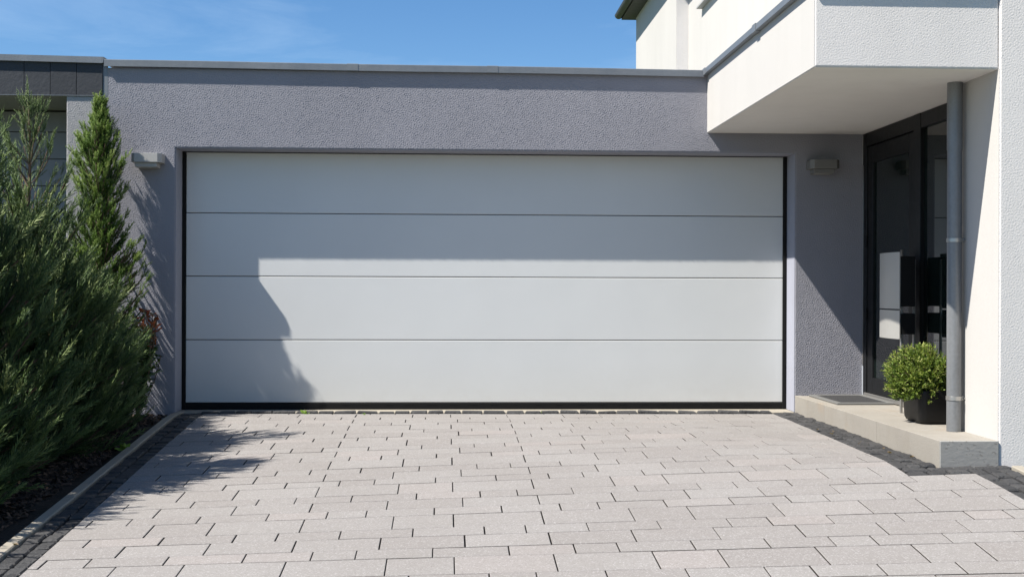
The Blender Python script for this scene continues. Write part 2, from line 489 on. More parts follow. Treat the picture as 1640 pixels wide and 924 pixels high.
setts('garage_sett_row', [([(-2.04, -.072), (2.63, -.072)], .047, .155)], 'single row of dark basalt setts in front of the garage door', .017)
def le(y, off): return (left_edge(y) - off, y)
ys = [-.02, -1.5, -3, -4.5, -6, -8, -11.6]
setts('left_sett_strip', [([le(y, .045) for y in ys], .042, .115), ([le(y, .132) for y in ys], .042, .115)],
      'double row of dark basalt setts along the planting bed kerb')
def rr(y, off): return (2.635 + y * .022 + off, y)
yr = [-.06, -1.6, -3.08]
rows = [([rr(y, o) for y in yr], .039, .105) for o in (.046, .128, .210)]
rows += [([(2.575, -3.245), (2.94, -3.245)], .040, .12), ([(2.79, -3.16), (3.22, -3.16)], .040, .12), ([(2.58, -3.16), (2.79, -3.16)], .040, .13)]
rows += [([(2.988 + .02 * i, y0), (2.988 + .02 * i + .0, y0 - 8.2)], .040, .12) for i, y0 in ((0, -3.21),)]
rows += [([(3.072, -3.205), (3.072, -11.4)], .040, .12), ([(3.156, -3.205), (3.156, -11.4)], .040, .12)]
setts('right_sett_strip', rows, 'dark basalt setts around the foot of the entrance step')

# kerb left, threshold slab, kerb right -----------------------------------
def kerb(name, xl, xr, y0, y1, n, top, label, gap=.005):
    bm = bmesh.new()
    for i in range(n):
        a = y0 + (y1 - y0) * i / n; b = y0 + (y1 - y0) * (i + 1) / n
        steps = 4
        ring = []
        for s in range(steps + 1):
            y = a - gap / 2 + (b - a + gap) * s / steps
            x0, x1 = xl(y), xr(y); z = gz((x0 + x1) / 2, y) + top
            c = .006
            ring.append([bm.verts.new(q) for q in ((x0, y, z - .14), (x0, y, z - c), (x0 + c, y, z), (x1 - c, y, z), (x1, y, z - c), (x1, y, z - .14))])
        for r0, r1 in zip(ring, ring[1:]):
            for j in range(5): bm.faces.new((r0[j], r0[j + 1], r1[j + 1], r1[j]))
        bm.faces.new(ring[0]); bm.faces.new(ring[-1][::-1])
    o = obj(name, bm, M['kerb']); props(o, label, kind='structure'); return o
kerb('bed_kerb', lambda y: left_edge(y) - .245, lambda y: left_edge(y) - .183, -.03, -11.5, 11, .010, 'narrow beige concrete kerb between setts and planting bed')
kerb('wall_kerb', lambda y: 3.205, lambda y: 3.27, -3.20, -11.2, 8, .012, 'beige concrete edging beside the setts at the white house corner')
bm = bmesh.new(); box(bm, -2.27, 2.838, -.016, .32, -.12, -.001, .003)
props(obj('threshold_slab', bm, M['kerb']), 'pale concrete strip under the garage door', kind='structure')

# wide ground ---------------------------------------------------------------
def zfar(x, y):
    return gz(x, y)
V = []; F = []
xs = [-600, -200, -60, -25, -12, -8, -6, -5, -4.2, -3.5, -2.9, -2.4, -2.1, -1, 0, 1, 2, 2.7, 3.1, 3.3, 3.7, 5, 8, 14, 30, 80, 250, 600]
ysg = [-600, -200, -60, -28, -18, -14, -12, -11, -10, -9, -8, -7, -6.2, -5.5, -4.8, -4.2, -3.6, -3, -2.4, -1.8, -1.2, -.6, 0, 1, 5, 12, 30, 80, 250, 600]
for y in ysg:
    for x in xs: V.append((x, y, gz(x, y) - .075))
nx = len(xs)
for j in range(len(ysg) - 1):
    for i in range(nx - 1):
        a = j * nx + i; F.append((a, a + 1, a + nx + 1, a + nx))
me = bpy.data.meshes.new('ground'); me.from_pydata(V, [], F); me.update()
props(link('ground', me, M['grass_far']), 'ground around the houses', kind='structure')
sheet('street', -60, 60, -19.5, -11.75, 60, 8, -.03, M['asphalt'], 'asphalt street at the foot of the driveway', zf=lambda x, y: gz(x, -11.75))
sheet('planting_bed', -4.6, -2.20, -11.4, -.005, 30, 110, -.035, M['soil'], 'dark soil of the planting bed',
      zf=lambda x, y: gz(x, y) + .012 * math.sin(x * 9 + y * 3) + .01 * math.sin(y * 13 - x * 5) - .0 )
# bark chips
s = Soup()
for i in range(5200):
    x = random.uniform(-3.1, -2.29); y = -random.random() ** .8 * 5.2 - .02
    z = gz(x, y) - .022 + random.uniform(-.008, .012)
    l = random.uniform(.008, .03); w = l * random.uniform(.35, .8); a = random.random() * 6.28
    m = Matrix.Translation((x, y, z)) @ Matrix.Rotation(a, 4, 'Z') @ Matrix.Rotation(random.gauss(0, .45), 4, 'X') @ Matrix.Rotation(random.gauss(0, .45), 4, 'Y')
    v = [m @ Vector(p) for p in ((-l, -w, 0), (l * .8, -w * .7, 0), (l, w, .001), (-l * .7, w * .8, 0), (-l * .8, -w * .8, .005), (l * .7, -w * .6, .005), (l * .8, w * .8, .006), (-l * .6, w * .6, .005))]
    s.add([tuple(q) for q in v], [(4, 5, 6, 7), (0, 1, 5, 4), (1, 2, 6, 5), (2, 3, 7, 6), (3, 0, 4, 7)], random.random() ** 2)
o = s.build('bark_mulch', M['bark']); props(o, 'brown bark chips scattered over the planting bed', 'mulch', kind='stuff')

# ------------------------------------------------------------------ trowelled scratch render as real relief
def relief(nu, nv, d, pitch, seed):
    rg = np.random.default_rng(seed)
    w = rg.normal(size=(nv, nu))
    fu = np.fft.fftfreq(nu, d)[None, :]; fv = np.fft.fftfreq(nv, d)[:, None]
    f = np.sqrt(fu * fu + (fv * 1.0) ** 2) * pitch
    flt = np.exp(-((f - 1.0) / .42) ** 2) + .35 * np.exp(-(f / .25) ** 2)
    h = np.real(np.fft.ifft2(np.fft.fft2(w) * flt)); h /= h.std()
    h = np.clip(h, -1.6, 1.35)              # flattened crests, open pits
    return h

def lines(stops, d):
    out = []
    for a, b in zip(stops, stops[1:]):
        n = max(1, round((b - a) / d)); out += [a + (b - a) * i / n for i in range(n)]
    return np.array(out + [stops[-1]])

def render_coat(name, mat, parent, us, vs, d, y, amp, pitch, seed, hole=None, tint=None):
    U = lines(us, d); W = lines(vs, d); nu, nv = len(U), len(W)
    h = relief(nu, nv, d, pitch, seed)
    X, Z = np.meshgrid(U, W)
    Y = y - .0035 - amp * h
    keep = np.ones((nv - 1, nu - 1), bool)
    cx = (U[:-1] + U[1:]) / 2; cz_ = (W[:-1] + W[1:]) / 2
    if hole:
        keep = ~((cx[None, :] > hole[0]) & (cx[None, :] < hole[1]) & (cz_[:, None] < hole[2]))
    # rim vertices tuck back to the wall plane
    cnt = np.zeros((nv, nu), int)
    for a in (0, 1):
        for b in (0, 1): cnt[a:nv - 1 + a, b:nu - 1 + b] += keep
    rim = (cnt > 0) & (cnt < 4); Y[rim] = y + .0015
    V = np.stack([X, Y, Z], -1).reshape(-1, 3)
    j, i = np.nonzero(keep); a = j * nu + i
    F = np.stack([a, a + 1, a + nu + 1, a + nu], 1)
    used = np.zeros(len(V), bool); used[F.ravel()] = True
    idx = np.cumsum(used) - 1
    me = big_mesh(name, V[used], idx[F])
    me.polygons.foreach_set('use_smooth', [True] * len(me.polygons))
    return link(name, me, mat, parent)

# ------------------------------------------------------------------ garage building
ZL = 2.158; XL, XR = -2.273, 2.843
gar = thing('garage', 'flat roofed grey lavender stucco garage with a wide white sectional door', 'garage', (.3, 0, 0))
bm = bmesh.new()
prism_y(bm, [(-2.832, -.15), (XL, -.15), (XL, ZL), (XR, ZL), (XR, -.15), (3.435, -.15), (3.435, 2.80), (-2.832, 2.80)], 0, .28)
# side, back walls and roof behind
box(bm, -2.832, -2.6, .281, 6.2, -.15, 2.76)
box(bm, -2.599, 3.43, 6.0, 6.2, -.15, 2.76)
box(bm, 3.2, 3.43, .281, 5.999, -.15, 2.76)
obj('wall', bm, M['lavender_stucco'], gar)
bm = bmesh.new(); box(bm, -2.598, 3.199, .29, 5.99, 2.60, 2.74)
obj('flat_roof', bm, M['zinc'], gar)
render_coat('scratch_render', M['coat_lavender'], gar, (-2.832, XL, XR, 3.435), (-.10, ZL, 2.80), .0052, 0, .00115, .0140, 41, (XL, XR, ZL))
# smooth painted reveal linings
bm = bmesh.new()
box(bm, XR - .004, XR - .0005, .004, .262, .0, ZL - .004)
box(bm, XL + .0005, XL + .004, .004, .262, .0, ZL - .004)
box(bm, XL + .005, XR - .005, .004, .262, ZL - .004, ZL - .0005)
obj('door_reveal', bm, M['smooth_render'], gar)
# zinc coping with slight sag to the right and two connectors
def cz(x): return 2.862 - (x + 2.81) * .0055 + .0018 * math.sin(x * 2.1)
bm = bmesh.new()
def coping_run(bm, x0, x1, yf, dz=0, h=.056, n=14):
    rings = []
    for i in range(n + 1):
        x = x0 + (x1 - x0) * i / n; z = cz(x) + dz
        prof = [(yf, z - h), (yf, z - .004), (yf + .006, z), (.31, z + .012), (.31, z - .03), (yf + .012, z - .03), (yf + .012, z - h)]
        rings.append([bm.verts.new((x, a, b)) for a, b in prof])
    m = len(rings[0])
    for a, b in zip(rings, rings[1:]):
        for k in range(m): bm.faces.new((a[k], a[(k + 1) % m], b[(k + 1) % m], b[k]))
    bm.faces.new(rings[0]); bm.faces.new(rings[-1][::-1])
coping_run(bm, -2.838, 2.062, -.040)
cop = obj('coping', bm, M['zinc'], gar)
for a, b in ((-.88, -.79), (.265, .355)):
    bm = bmesh.new(); coping_run(bm, a, b, -.0425, .0025, .0575, 2)
    obj('coping_joint', bm, M['zinc'], cop)
# dark underline of coping is its cast shadow, no batten
# door
gd = bmesh.new()
box(gd, XL + .006, XL + .038, .235, .30, 0.0, ZL - .006, .002)
box(gd, XR - .038, XR - .006, .235, .30, 0.0, ZL - .006, .002)
box(gd, XL + .039, XR - .039, .262, .30, ZL - .022, ZL - .006)
door = obj('garage_door', gd, M['black_rubber'], gar)
seams = [.056, .583, 1.114, 1.642, 2.150]
for i in range(4):
    z0, z1 = seams[i], seams[i + 1]
    bm = bmesh.new()
    box(bm, XL + .033, XR - .033, .250, .29, z0 + .003, z1 - .003, .005, 3)
    obj('door_panel', bm, M['door_lacquer'], door)
bm = bmesh.new(); box(bm, XL + .02, XR - .02, .292, .31, .0, ZL - .01)
obj('door_backing', bm, M['dark_void'], door)
bm = bmesh.new(); box(bm, XL + .03, XR - .03, .244, .285, .001, .054, .004)
for k in range(28):
    x = XL + .25 + k * .18 + random.uniform(-.02, .02)
    box(bm, x, x + random.uniform(.03, .08), .2425, .2436, .036, .038)
obj('bottom_seal', bm, M['black_rubber'], door)

# wall lamps -----------------------------------------------------------------
def lamp(x, z, label, mat, lines):
    lt = thing('wall_lamp', label, 'lamp', (x, -.01, z), 'matching wall lamps on the garage front')
    bm = bmesh.new()
    c = .028
    pts = [(x - .121, -.002), (x - .121, -.15 + c), (x - .121 + c, -.15), (x + .121 - c, -.15), (x + .121, -.15 + c), (x + .121, -.002)]
    prism_z(bm, pts, z + .005, z + .078, .0025)
    top = obj('lamp_shade', bm, mat, lt)
    if lines:
        for k in range(4):
            bm = bmesh.new()
            q = [(a + (.0015 if a > x else -.0015), b - .0015) for a, b in pts]
            q[0] = (q[0][0], -.003); q[-1] = (q[-1][0], -.003)
            prism_z(bm, q, z + .016 + k * .0145, z + .0205 + k * .0145)
            obj('lamella', bm, M['lamp_shaded'], top)
    bm = bmesh.new(); box(bm, x - .092, x + .082, -.125, -.002, z - .032, z + .0045, .004, 2)
    obj('lamp_housing', bm, M['lamp_white'] if not lines else mat, lt)
    bm = bmesh.new(); box(bm, x - .075, x + .065, -.11, -.02, z - .036, z - .0325)
    obj('diffuser', bm, M['opal'], lt)
    return lt
lamp(-2.475, 2.018, 'pale flat wall lamp between the slim conifer and the garage door, in sun', M['lamp_white'], False)
lamp(3.055, 2.012, 'ribbed wall lamp, its colour darkened for the shadow under the canopy, right of the garage door', M['lamp_shaded'], True)

# ------------------------------------------------------------------ neighbouring garage
nb = thing('neighbor_garage', 'adjoining garage at the left edge with black slate fascia and recessed door', 'garage', (-5, 0, 0))
bm = bmesh.new(); box(bm, -3.146, -2.846, .0, .85, -.15, 2.566)
box(bm, -8.6, -8.2, 0, .85, -.15, 2.566)
box(bm, -3.146, -2.846, .851, 6.0, -.15, 2.80); box(bm, -8.6, -8.2, .851, 6.0, -.15, 2.80); box(bm, -8.199, -3.147, 5.8, 6.0, -.15, 2.80)
obj('wall', bm, M['grey_stucco'], nb)
render_coat('scratch_render', M['coat_grey'], nb, (-3.146, -2.852), (-.1, 2.564), .0052, 0, .00115, .0140, 42)
bm = bmesh.new(); box(bm, -8.6, -2.8465, .004, 5.7, 2.568, 2.62)
obj('soffit', bm, plain('soffit_board', (.30, .29, .28), .8), nb)
s = Soup(); x = -2.858; 
while x > -8.4:
    w = .2085; z0, z1 = 2.575, 2.842
    y = -.012 + random.uniform(-.0015, .0015)
    g = .0025
    v = [(x - w + g, y, z0), (x - g, y, z0), (x - g, y, z1), (x - w + g, y, z1), (x - w + g, 0, z0), (x - g, 0, z0), (x - g, 0, z1), (x - w + g, 0, z1)]
    s.add(v, [(0, 1, 2, 3), (0, 4, 5, 1), (1, 5, 6, 2), (3, 2, 6, 7), (0, 3, 7, 4)], random.random()); x -= w
s.build('slate_fascia', M['slate'], nb)
bm = bmesh.new(); box(bm, -8.6, -2.852, .001, .0035, 2.568, 2.86); box(bm, -8.6, -2.852, -.016, 0, 2.5685, 2.5735)
obj('fascia_back', bm, M['zinc'], nb)
bm = bmesh.new()
prism_y(bm, [(-8.6, 2.92), (-8.6, 2.97), (-2.856, 2.882), (-2.856, 2.832)], -.034, -.023)
prism_y(bm, [(-8.6, 2.965), (-8.6, 2.971), (-2.846, 2.885), (-2.846, 2.879)], -.0225, .30)
box(bm, -2.856, -2.846, -.0335, -.013, 2.835, 2.878)
obj('coping', bm, M['zinc'], nb)
bm = bmesh.new(); box(bm, -2.851, -2.815, -.005, -.001, 2.57, 2.838, .001); box(bm, -2.845, -2.833, -.006, .1, -.1, 2.569)
obj('corner_flashing', bm, M['zinc'], nb)
ndr = bmesh.new(); box(ndr, -8.199, -3.1465, .84, .90, -.02, 2.56)
nd = obj('garage_door', ndr, M['black_metal'], nb)
k = 0; z = .02
while z < 2.46:
    bm = bmesh.new(); box(bm, -8.15, -3.17, .815, .839, z + .003, min(z + .2355, 2.555) - .003, .004, 2)
    obj('door_panel', bm, M['neighbor_door'], nd); z += .2355

# ------------------------------------------------------------------ house on the right
XD = 3.44; ZS = 2.321; YF = -3.045; XP = 3.20; YP = -2.44
hs = thing('white_house', 'white rendered house with a balcony canopy over its glazed front door', 'house', (4, -3, 0))
bm = bmesh.new()
# pier and front wall (front at YF), left-hand walls above
box(bm, XP, 12.0, YF, YP, -.35, 5.95)
box(bm, XD + .0, 3.8, YP + .0005, 7.795, 2.86, 5.95)
box(bm, 3.26, 3.8, 7.796, 11.81, -.2, 5.95)
box(bm, 3.8005, 12.0, 11.5, 11.81, -.2, 5.95)
box(bm, 11.6, 12.0, YP + .001, 11.49, -.2, 5.95)
obj('wall', bm, M['white_stucco'], hs)
render_coat('scratch_render', M['coat_white'], hs, (XP + .001, 4.4), (-.2, 3.1), .0052, YF, .00055, .0130, 43)
# left-facing faces: smoother trowelled render, colour darkened against the sun
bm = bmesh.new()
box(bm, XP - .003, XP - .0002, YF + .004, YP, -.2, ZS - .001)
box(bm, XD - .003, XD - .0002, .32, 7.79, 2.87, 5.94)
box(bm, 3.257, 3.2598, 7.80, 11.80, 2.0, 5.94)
obj('side_render', bm, M['white_smooth_sun'], hs)
bm = bmesh.new()
box(bm, 2.102, XP - .0035, -3.03, -.004, ZS, 2.81)
box(bm, XP - .0035, XD - .0, YP + .001, -.004, ZS, 2.81)
can = obj('canopy', bm, M['white_stucco'], hs)
bm = bmesh.new(); box(bm, 2.0985, 2.1018, -3.028, -.003, ZS + .001, 2.805)
obj('canopy_side', bm, M['white_smooth_sun'], can)
bm = bmesh.new(); box(bm, 2.104, XP - .004, -3.026, -.003, ZS - .0032, ZS - .0003); box(bm, XP - .004, XD - .004, YP + .002, -.003, ZS - .0032, ZS - .0003)
obj('soffit', bm, M['white_smooth_shade'], can)
render_coat('scratch_render', M['coat_white'], can, (2.102, XP - .0035), (ZS, 2.80), .0050, -3.03, .00050, .0125, 44)
# zinc coping of the canopy
bm = bmesh.new()
box(bm, 2.062, 2.30, -3.068, .005, 2.795, 2.842, .003)
box(bm, 2.301, XD + .2, -3.068, -2.85, 2.795, 2.842, .003)
ccop = obj('coping', bm, M['zinc'], can)
for y in (-.04, -1.74):
    bm = bmesh.new(); box(bm, 2.056, 2.31, y - .045, y + .045, 2.789, 2.846, .002); obj('coping_joint', bm, M['zinc'], ccop)
bm = bmesh.new(); box(bm, 2.31, 3.42, -2.84, -.01, 2.812, 2.822); obj('balcony_floor', bm, M['zinc'], can)
# eaves
bm = bmesh.new()
prism_y(bm, [(3.02, 5.96), (7.6, 8.6), (12.3, 5.96), (12.3, 5.90), (3.02, 5.90)], -3.3, 12.0)
roof = obj('roof', bm, M['roof'], hs)
bm = bmesh.new()
n = 10; rings = []
for y in (-3.35, 12.02):
    ring = []
    for k in range(n + 1):
        a = math.pi + math.pi * k / n
        ring.append((2.97 + .075 * math.cos(a), y, 5.99 + .075 * math.sin(a)))
    for k in range(n, -1, -1):
        a = math.pi + math.pi * k / n
        ring.append((2.97 + .069 * math.cos(a), y, 5.99 + .069 * math.sin(a)))
    rings.append([bm.verts.new(p) for p in ring])
m = len(rings[0])
for k in range(m): bm.faces.new((rings[0][k], rings[0][(k + 1) % m], rings[1][(k + 1) % m], rings[1][k]))
bm.faces.new(rings[0]); bm.faces.new(rings[1][::-1])
obj('gutter', bm, M['gutter'], roof)
# upstairs window in the left-hand wall (only the end of its sill enters the picture)
bm = bmesh.new(); box(bm, XD - .012, XD - .0035, 4.2, 6.62, 4.95, 5.75, .003)
w = obj('window', bm, M['anthracite'], hs)
bm = bmesh.new(); box(bm, XD - .016, XD - .0125, 4.28, 6.54, 5.03, 5.67); obj('pane', bm, M['glass_dark'], w)
bm = bmesh.new(); box(bm, XD - .085, XD - .0035, 4.1, 6.80, 4.915, 4.945, .003); obj('window_sill', bm, M['lamp_white'], w)

# entrance front in the plane x = XD -----------------------------------------
ent = bmesh.new()
def bar(bm, y0, y1, z0, z1, d=.03, back=.07, bev=.003): box(bm, XD - d, XD + back, y0, y1, z0, z1, bev)
Z0 = .15
bar(ent, -.105, -.012, Z0, ZS - .006)             # wall-side jamb
bar(ent, -2.435, -2.36, Z0, ZS - .006)
bar(ent, -1.285, -1.15, Z0, ZS - .006, .034)      # mullion
bar(ent, -1.149, -.106, 2.205, ZS - .006)         # head above leaf
bar(ent, -2.359, -1.286, 2.205, ZS - .006)
bar(ent, -2.359, -1.286, Z0, .23)
edoor = obj('entrance_door', ent, M['anthracite'], hs)
leaf = bmesh.new()
bar(leaf, -.235, -.11, Z0 + .012, 2.198, .022, .05, .004)
bar(leaf, -1.145, -1.03, Z0 + .012, 2.198, .022, .05, .004)
bar(leaf, -1.029, -.236, 2.06, 2.198, .022, .05, .004)
bar(leaf, -1.029, -.236, Z0 + .012, .30, .022, .05, .004)
obj('door_leaf', leaf, M['anthracite'], edoor)
bm = bmesh.new(); box(bm, XD - .004, XD + .01, -1.029, -.236, .301, 2.059); obj('leaf_glass', bm, M['glass_dark'], edoor)
bm = bmesh.new(); box(bm, XD - .006, XD + .01, -2.359, -1.286, .231, 2.204); obj('side_glass', bm, M['glass_dark'], edoor)
bm = bmesh.new(); box(bm, XD + .075, XD + .09, -2.43, -.02, .0, ZS - .01); obj('inner_lining', bm, M['dark_void'], edoor)
bm = bmesh.new(); tube(bm, [(XD - .10, -1.10, .42), (XD - .10, -1.10, 1.32)], .011, 12)
hb = obj('pull_bar', bm, M['steel'], edoor, True)
for z in (.5, 1.25):
    bm = bmesh.new(); tube(bm, [(XD - .10, -1.10, z), (XD - .02, -1.10, z)], .007, 10); obj('bar_fixing', bm, M['steel'], hb)
for z in (1.42, .82):
    bm = bmesh.new(); tube(bm, [(XD - .032, -.11, z - .05), (XD - .032, -.11, z + .05)], .009, 10)
    obj('hinge', bm, M['black_metal'], edoor)
bm = bmesh.new(); box(bm, XD - .05, XD - .0305, -1.149, -.105, .141, .172, .003); obj('door_sill', bm, M['steel'], edoor)
bm = bmesh.new(); box(bm, 3.425, XD - .031, -.030, -.012, .39, 2.06, .002); obj('corner_strip', bm, M['steel'], edoor)
bm = bmesh.new(); box(bm, 3.424, XD - .031, -.034, -.006, .142, .388, .002); obj('sunlit_frame_foot', bm, plain('sunlit_frame', (.30, .32, .35), .5), edoor)  # sunlit foot of the dark frame, sunlight put into a paler colour
bm = bmesh.new(); box(bm, 3.431, XD - .031, -.018, -.006, 2.062, ZS - .006, .001); obj('corner_bead', bm, M['lamp_white'], edoor)
# house wall beyond the entrance (solid behind)
# downpipe --------------------------------------------------------------------
bm = bmesh.new()
PXX, PYY = 3.135, -2.555
tube(bm, [(PXX, PYY, .1355), (PXX, PYY, 1.92)], .0445, 40, False)
dp = obj('downpipe', bm, M['zinc_pipe'], hs, True)
bm = bmesh.new(); tube(bm, [(PXX, PYY, 1.895), (PXX, PYY, 2.319)], .0470, 40, False); obj('pipe_socket', bm, M['zinc_pipe'], dp, True)
for z in (1.331, .342):
    bm = bmesh.new()
    tube(bm, [(PXX, PYY, z - .012), (PXX, PYY, z + .012)], .0485, 40, False)
    tube(bm, [(PXX, PYY, z - .0135), (PXX, PYY, z - .012)], [.0455, .0485], 40, False); tube(bm, [(PXX, PYY, z + .012), (PXX, PYY, z + .0135)], [.0485, .0455], 40, False)
    box(bm, PXX + .042, PXX + .062, PYY - .010, PYY + .002, z - .014, z + .014, .002)
    cl = obj('pipe_clamp', bm, M['steel'], dp)
    bm = bmesh.new(); tube(bm, [(PXX + .06, PYY - .03, z), (PXX + .06, PYY + .02, z)], .006, 8); tube(bm, [(PXX + .07, PYY - .004, z), (XP - .003, PYY - .004, z)], .005, 8); obj('clamp_bolt', bm, M['steel'], cl)
for ob in (dp,): 
    for p in ob.data.polygons: p.use_smooth = len(p.vertices) == 4

# entrance step ---------------------------------------------------------------
XS = 2.845; ZT = .136
st = thing('entrance_step', 'pale concrete step slab in front of the house entrance', 'step', (3.1, -1.5, 0))
bm = bmesh.new()
for a, b in ((-.803, -.002), (-1.977, -.807), (-3.042, -1.981)):
    pts = [(XS + .0015 * random.uniform(-1, 1), a), (XS + .05, a), (XS + .05, b), (XS, b)]
    box(bm, XS, XS + .055, a, b, -.2, ZT, .004, 2)
obj('edge_stone', bm, M['concrete'], st)
bm = bmesh.new(); box(bm, XS + .0005, XP - .004, -3.0575, -3.0435, -.2, ZT - .001, .003)
obj('front_face', bm, M['concrete_front'], st)
bm = bmesh.new()
for (a, b) in ((-.60, -.003), (-1.203, -.603), (-1.806, -1.206), (-2.409, -1.809), (-3.042, -2.412)):
    for (p, q) in ((XS + .056, 3.135), (3.138, XD + .06)):
        if a < YP: q = min(q, XP - .004)
        box(bm, p, q, a, b, -.1, ZT - .002, .002)
obj('slab', bm, M['concrete'], st)

# door mat ----------------------------------------------------------------------
mt = thing('door_mat', 'flat black door mat with a grey rim in front of the glazed door', 'door mat', (3.18, -.42, ZT))
bm = bmesh.new()
x0, x1, y0, y1 = 2.945, 3.405, -.815, -.055; zz = ZT
box(bm, x0, x1, y0, y0 + .045, zz, zz + .014, .003); box(bm, x0, x1, y1 - .045, y1, zz, zz + .014, .003)
box(bm, x0, x0 + .045, y0 + .046, y1 - .046, zz, zz + .014, .003); box(bm, x1 - .045, x1, y0 + .046, y1 - .046, zz, zz + .014, .003)
obj('rim', bm, M['mat_frame'], mt)
bm = bmesh.new(); box(bm, x0 + .046, x1 - .046, y0 + .046, y1 - .046, zz, zz + .011); obj('mat_pad', bm, M['mat'], mt)

# letterbox ----------------------------------------------------------------------
lb = thing('letterbox', 'steel fronted black letterbox with newspaper holder on posts beside the door', 'letterbox', (3.28, -1.23, ZT))
def curved_front(bm, y0, y1, z0, z1):
    n = 8; r = []
    for i in range(n + 1):
        s_ = i / n; y = y0 + (y1 - y0) * s_; x = 3.2 - .018 * math.sin(math.pi * s_)
        r.append([bm.verts.new(p) for p in ((x, y, z0), (x, y, z1), (x + .006, y, z1), (x + .006, y, z0))])
    for a, b in zip(r, r[1:]):
        for k in range(4): bm.faces.new((a[k], a[(k + 1) % 4], b[(k + 1) % 4], b[k]))
    bm.faces.new(r[0]); bm.faces.new(r[-1][::-1])
bm = bmesh.new(); curved_front(bm, -1.435, -1.025, .882, 1.292); obj('front_panel', bm, M['box_front'], lb)
bm = bmesh.new(); curved_front(bm, -1.435, -1.025, .665, .872); obj('front_panel', bm, M['box_front'], lb)
bm = bmesh.new(); box(bm, 3.208, 3.318, -1.43, -1.03, .90, 1.262, .006, 2); obj('box_body', bm, M['black_metal'], lb)
bm = bmesh.new(); box(bm, 3.208, 3.318, -1.43, -1.03, .70, .850, .006, 2); obj('newspaper_holder', bm, M['black_metal'], lb)
for y, x in ((-1.415, 3.222), (-1.36, 3.335)):
    bm = bmesh.new(); box(bm, x - .008, x + .008, y - .010, y + .010, ZT, .9 if x < 3.3 else 1.24, .002); obj('post', bm, M['steel'], lb)

# ------------------------------------------------------------------ plants
def frames(D, rng):
    """rotation matrices taking +Z to directions D (N,3) with random roll"""
    D = D / np.linalg.norm(D, axis=1, keepdims=True)
    ref = rng.normal(size=D.shape)
    U = np.cross(D, ref); U /= np.linalg.norm(U, axis=1, keepdims=True)
    W = np.cross(D, U)
    return np.stack([U, W, D], axis=2)

def spray_proto(rng, n=26, rad=.016, ang=.55, sub=.33):
    """a twig of unit length along +Z dressed with thin scale-leaf shoots"""
    V = []; F = []
    def shoot(p, d, l, r):
        d = d / np.linalg.norm(d)
        a = np.cross(d, rng.normal(size=3)); a /= np.linalg.norm(a); b = np.cross(d, a)
        k = len(V)
        bend = np.array([0, 0, .12 * l])
        mid = p + d * l * .55
        for q in range(3):
            th = q * 2.094; V.append(p + (a * math.cos(th) + b * math.sin(th)) * r * .8)
        for q in range(3):
            th = q * 2.094; V.append(mid + (a * math.cos(th) + b * math.sin(th)) * r)
        V.append(p + d * l + bend)
        for q in range(3):
            j = (q + 1) % 3
            F.append((k + q, k + j, k + 3 + j)); F.append((k + q, k + 3 + j, k + 3 + q)); F.append((k + 3 + q, k + 3 + j, k + 6))
    shoot(np.zeros(3), np.array([0, 0, 1.]), 1.0, rad)
    side = 0
    for i in range(n):
        tt = .06 + .86 * i / n; az = side * math.pi + rng.normal() * .8; side ^= 1
        a = ang * (1.1 - .35 * tt) + rng.normal() * .12
        d = np.array([math.sin(a) * math.cos(az), math.sin(a) * math.sin(az), math.cos(a)])
        shoot(np.array([0, 0, tt]), d, sub * (1.1 - .7 * tt) * rng.uniform(.6, 1.25), rad * .85)
    return np.array(V), np.array(F)

def scatter(protos, P, D, S, T, rng, name, mat, parent, ymax=None, xz=None):
    Vs = []; Fs = []; Ts = []; off = 0
    which = rng.integers(0, len(protos), len(P))
    Rm = frames(D, rng)
    for k, (pv, pf) in enumerate(protos):
        m = which == k
        if not m.any(): continue
        v = np.einsum('nij,vj->nvi', Rm[m], pv) * S[m][:, None, None] + P[m][:, None, :]
        n = m.sum(); nv = len(pv)
        f = pf[None] + (np.arange(n) * nv)[:, None, None] + off
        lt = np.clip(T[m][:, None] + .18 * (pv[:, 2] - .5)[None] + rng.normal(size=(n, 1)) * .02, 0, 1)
        Vs.append(v.reshape(-1, 3)); Fs.append(f.reshape(-1, pf.shape[1])); Ts.append(lt.ravel()); off += n * nv
    V = np.concatenate(Vs)
    if ymax is not None:
        over = V[:, 1] > ymax; V[over, 1] = ymax - .002 - (V[over, 1] - ymax) * .15
    me = big_mesh(name, V, np.concatenate(Fs), np.concatenate(Ts))
    return link(name, me, mat, parent)

